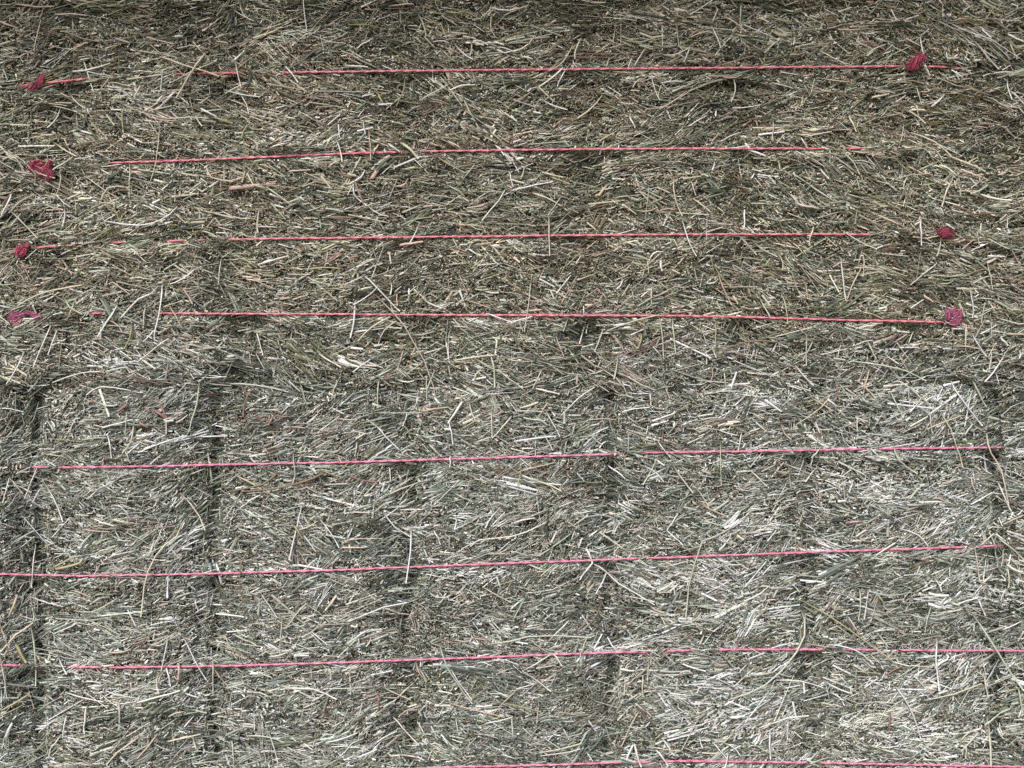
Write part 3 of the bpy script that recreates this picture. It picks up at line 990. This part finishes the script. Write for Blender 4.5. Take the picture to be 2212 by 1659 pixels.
# shorter loose stalks, sharing a few shapes
protos = []
for k in range(14):
    n = 4; s = np.linspace(-0.5, 0.5, n); bend = random.uniform(-0.08, 0.08)
    kink = random.choice([0, 0, 0.12, -0.1])
    P = np.stack([s, np.zeros(n), bend * (1 - (2 * s) ** 2) + kink * np.maximum(0, s - 0.15)], -1)
    v, f = flat_tube(P, np.full(n, 0.5) * np.linspace(1, 0.65, n), 0.6)
    # store with unit width along local z and y; length along x
    T = np.gradient(P, axis=0)
    for i in range(n):
        for j, (aw, bo) in enumerate(((-1, 0), (0, 1), (1, 0), (0, -1))):
            hwv = 0.5 * (1 - 0.35 * i / (n - 1)) * 0.06
            v[i * 4 + j] = P[i] + np.array([0, -bo * hwv * 0.6, aw * hwv])
    protos.append(make_mesh("stalk", v, f, M_stalk))
for b in (0, 1):
    while count[b] < 296:
        L = math.exp(random.gauss(3.75, 0.33)); px = random.uniform(5, 2205)
        py = random.uniform(5, 825) if b == 0 else random.uniform(860, 1650)
        th0, pull = flow(np.array([px]), np.array([py]), b)
        th = float(th0[0]) + random.gauss(0, 0.6) if random.random() < 0.45 else random.uniform(-1.57, 1.57)
        if any(t['b'] == b and abs(py - float(tw_y(t, px))) < 0.5 * L * abs(math.sin(th)) + 6 for t in TW) and random.random() < 0.7: continue
        o = link("stalk", random.choice(protos), ROOT[b])
        ex = px + 0.4 * L * math.cos(th) * np.array([-1, 0, 1]); ey = py - 0.4 * L * math.sin(th) * np.array([-1, 0, 1])
        hh = h_bale(ex, ey, b); out = float(hh.max()) * 0.6 + float(hh.mean()) * 0.4 + 0.007
        o.location = to_world(np.array(px), np.array(py), np.array(out))
        slope = float(hh[2] - hh[0]) / (0.8 * L * U) * 0.7
        o.rotation_euler = (0, -th, 0)
        wid = random.uniform(2.2, 4.6) * U / 0.06
        o.scale = (L * U, wid, wid)
        ck = random.choices("wpgotb", [38, 24, 18, 6, 11, 3])[0]; o.color = jit_col(ck)
        if ck in LABS: o['label'] = LABS[ck]
        count[b] += 1
print("stalks", count)

# ------------------------------------------------------------------ unseen roof edge, added to shade the top of the stack
M_sheet, n_, p_ = new_mat("shade_roof_metal")
p_.inputs['Base Color'].default_value = (0.16, 0.17, 0.165, 1); p_.inputs['Roughness'].default_value = 0.7; p_.inputs['Metallic'].default_value = 0.3
M_beam, n_, p_ = new_mat("shade_roof_timber"); p_.inputs['Base Color'].default_value = (0.13, 0.09, 0.06, 1); p_.inputs['Roughness'].default_value = 0.8
roof = bpy.data.objects.new("shade_roof", None); sc.collection.objects.link(roof)
roof['label'] = "added grey corrugated roof, out of view, shading the top of the bale stack"; roof['category'] = "roof"
gx = np.arange(-4.0, 4.0, 0.019); cs = np.array([[-0.95, 3.02], [2.6, 3.75]])
X, K = np.meshgrid(gx, [0, 1]); wv = 0.009 * np.sin(X * 2 * math.pi / 0.076)
V = np.stack([X, cs[K, 0], cs[K, 1] + wv], -1).reshape(-1, 3); m_ = len(gx)
i = np.arange(m_ - 1); F = np.stack([i, i + 1, i + m_ + 1, i + m_], -1)
V2 = V.copy(); V2[:, 2] += 0.0012
link("shade_sheet", make_mesh("shade_sheet", np.vstack([V, V2]), np.vstack([F, F + len(V)]), M_sheet, smooth=True), roof)
def box(x0, x1, y0, y1, z0, z1, dz=0.0):
    V = np.array([(x, y, z + (dz if y == y1 else 0)) for x in (x0, x1) for y in (y0, y1) for z in (z0, z1)])
    return V, np.array([(0, 1, 3, 2), (4, 6, 7, 5), (0, 4, 5, 1), (2, 3, 7, 6), (0, 2, 6, 4), (1, 5, 7, 3)])
rv, rf = box(-0.03, 0.03, -0.90, 2.55, 2.86, 2.99, 0.71)
rme = make_mesh("shade_rafter", rv, rf, M_beam)
for x in (-3.6, -2.4, -1.2, 0.0, 1.2, 2.4, 3.6):
    o = link("shade_rafter", rme, roof); o.location = (x, 0, 0)

# ------------------------------------------------------------------ the yard under the stack
n = 24
gx = np.linspace(-60, 60, n); X, Y = np.meshgrid(gx, gx)
i = np.arange(n - 1)[:, None] * n + np.arange(n - 1)[None]
F = np.stack([i, i + 1, i + n + 1, i + n], -1).reshape(-1, 4)
Z = -0.012 - 0.02 * np.random.default_rng(3).random(X.shape)
link("ground", make_mesh("ground", np.stack([X, Y, Z], -1).reshape(-1, 3), F, M_ground, smooth=True), None, 'structure')
